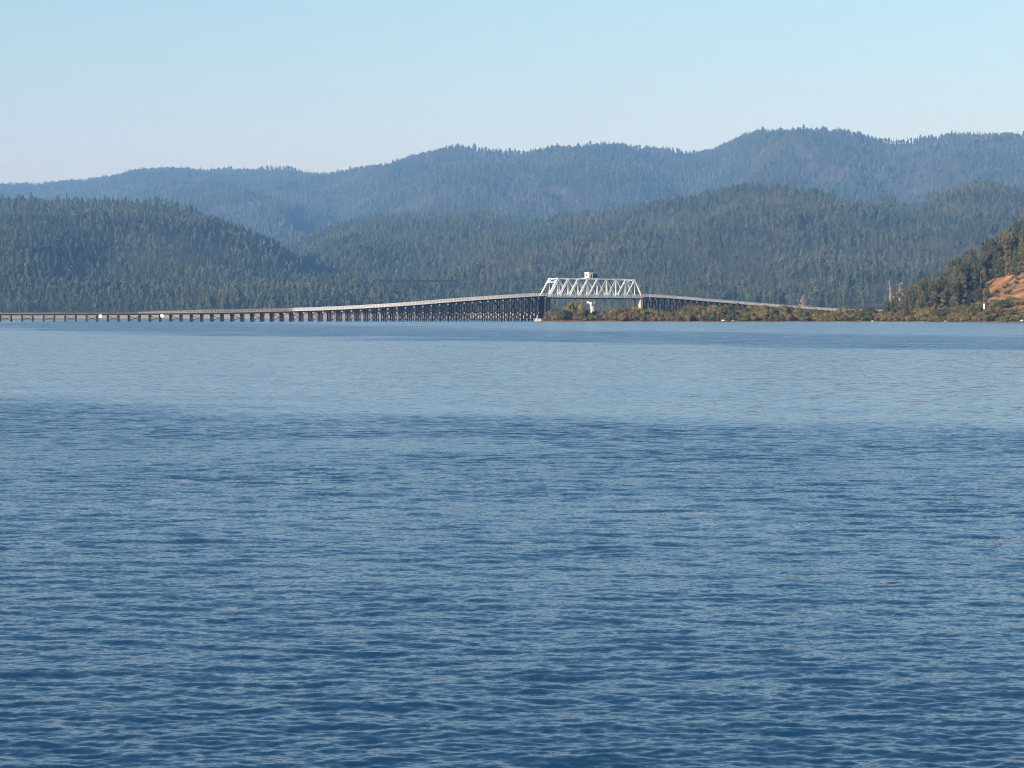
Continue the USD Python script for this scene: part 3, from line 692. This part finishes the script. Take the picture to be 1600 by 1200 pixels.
def drum(r, z0, z1, n=20):
    m = trimesh.creation.cylinder(r, z1 - z0, sections=n); m.apply_translation((0, 0, (z0 + z1) / 2)); return (m.vertices, m.faces)
c = B(TC, WID / 2, 0)
pv = say(xform("pivot_pier", c), "pale round pier under the middle of the swing span half hidden by shrubs", "pier"); Q_ = pv.GetPath()
mesh(Q_, "shaft", drum(1.2, -2, 8.4), "concrete", smooth=40); mesh(Q_, "pier_head", drum(2.1, 8.4, 9.7), "concrete", smooth=40); mesh(Q_, "turntable_drum", drum(1.7, 9.7, 10.45), "truss_paint", smooth=40)
for tt, lab in ((T0 + .8, "pier at the left end of the steel span beside the tall trestle"), (T1 - .6, "pinkish pier at the right end of the steel span")):
    rp = say(xform("rest_pier", B(tt, 0, 0), math.degrees(rzb)), lab, "pier")
    mesh(rp.GetPath(), "column", Tris().box((0, .6, 4.0), (1.5, 1.5, 12.4)).m, "concrete" if tt > 300 else "old_timber")
    mesh(rp.GetPath(), "column", Tris().box((0, WID - .6, 4.0), (1.5, 1.5, 12.4)).m, "concrete" if tt > 300 else "old_timber")
    mesh(rp.GetPath(), "crossbeam", Tris().box((0, WID / 2, 10.35), (1.7, WID + .8, 0.24)).m, "concrete" if tt > 300 else "old_timber")

# round white markers hung on the trestle
def marker(q, row, label):
    t = float(np.interp(q, qL, LINE_T)); p = B(t, -0.75, 0); p[2] = pz(row, p[1])
    e = B(t + 1, 0, 0) - B(t - 1, 0, 0); turn = math.degrees(math.atan2(e[1], e[0]))
    x = say(xform("round_marker", p, turn), label, "marker")
    m = trimesh.creation.cylinder(0.70, 0.12, sections=28); m.apply_transform(trimesh.transformations.rotation_matrix(math.pi / 2, [1, 0, 0]))
    # the board is turned towards the sun so that its face shows white
    m.apply_transform(trimesh.transformations.rotation_matrix(-math.radians(24), [0, 0, 1]))
    mesh(x.GetPath(), "board", (m.vertices, m.faces), "white_paint")
    mesh(x.GetPath(), "bracket", Tris().beam((0, 0.75, 0.3), (0, .12, 0.3), 0.12).beam((0, 0.75, -.3), (0, .12, -.3), 0.12).m, "dark_steel")
marker(157, 494.0, "left of the two round white markers on the low trestle")
marker(253, 493.3, "right of the two round white markers on the low trestle")

# small pale things on the shore
def rock(seed, q, d, s, label):
    rng = np.random.default_rng(seed); y = float(spit_front(q)) + d; x = px(q, y)
    m = trimesh.creation.icosphere(2, 1.0); v = m.vertices * (0.75 + 0.5 * meshkit.fbm(m.vertices * 1.3 + seed, 3, seed)[:, None]) * s
    z = max(float(spit_height(np.array(x), np.array(y))), -0.2)
    say(mesh("/World", "shore_rock", (v + [x, y, z + s[2] * .35], m.faces), "rock_pale"), label, "rock")
rock(1, 839, 4, (1.0, .9, 1.1), "pale boulder at the water's edge under the end of the tall trestle")
rock(2, 844, 6, (0.9, .8, .9), "smaller pale boulder touching the first shrub of the spit")
rock(3, 1363, 2, (0.5, .45, .35), "pale rock at the waterline below the dark shrub near the ramp's end")
rock(4, 1477, 3, (0.55, .45, .3), "low pale rock on the shore below the hillside trees")
def log(q0, q1, d, label):
    ya = float(spit_front(q0)) + d; xa, xb = px(q0, ya), px(q1, ya)
    t = Tris().pole((xa, ya, .45), ((xa + xb) / 2, ya - .4, .6), .3, .27, 7).pole(((xa + xb) / 2, ya - .4, .6), (xb, ya + .3, .5), .27, .15, 7).pole(((xa * .4 + xb * .6), ya, .6), (xa * .35 + xb * .65, ya - .8, 1.3), .09, .04, 5)
    say(mesh("/World", "driftwood_log", t.m, "driftwood_pale"), label, "log")
log(1127, 1138, 2, "pale driftwood log on the waterline below the middle of the ramp"); log(1143, 1149, 3, "short pale driftwood piece just right of the longer log")
log(1594, 1600, 2, "pale driftwood log on the shore at the right edge")
y = float(spit_front(1537)) + 20; x = px(1537, y); z = float(spit_height(np.array(x), np.array(y)))
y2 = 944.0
mp = say(xform("white_marker_post", (px(924, y2), y2, 0)), "added white shape standing in for the sunlit patch on the pivot pier", "sunlit patch stand-in")  # added white shape in place of sunlight on the pier behind
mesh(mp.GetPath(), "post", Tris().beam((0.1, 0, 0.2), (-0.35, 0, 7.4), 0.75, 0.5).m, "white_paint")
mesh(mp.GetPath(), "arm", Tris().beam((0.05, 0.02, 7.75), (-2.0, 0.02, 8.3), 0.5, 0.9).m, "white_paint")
sg = say(xform("shore_sign", (x, y, z)), "slim white post sign among the shrubs below the orange slope", "sign")
mesh(sg.GetPath(), "post", Tris().beam((0, 0, -.3), (0, 0, 4.6), 0.2).m, "grey_wood"); mesh(sg.GetPath(), "board", Tris().box((0, -.14, 4.2), (0.7, .08, 2.0)).m, "white_paint")

# ---------------------------------------------------------------- the air
hz = usdkit.material(stage, "/World/Looks/haze", {"v": ("principled_volume", {"color": (0.19, 0.48, 1.0), "density": 8.2e-5, "absorption_color": (0.74, 0.31, 0.03), "anisotropy": 0.0})}, [], volume="v.volume")
m = trimesh.creation.box((15000, 14000, 960)); m.apply_translation((0, 4500, 960 / 2 - 62))
say(usdkit.mesh(stage, "/World/haze", m, hz), "blue haze lying between the eye and the far hills", "haze", kind="stuff")
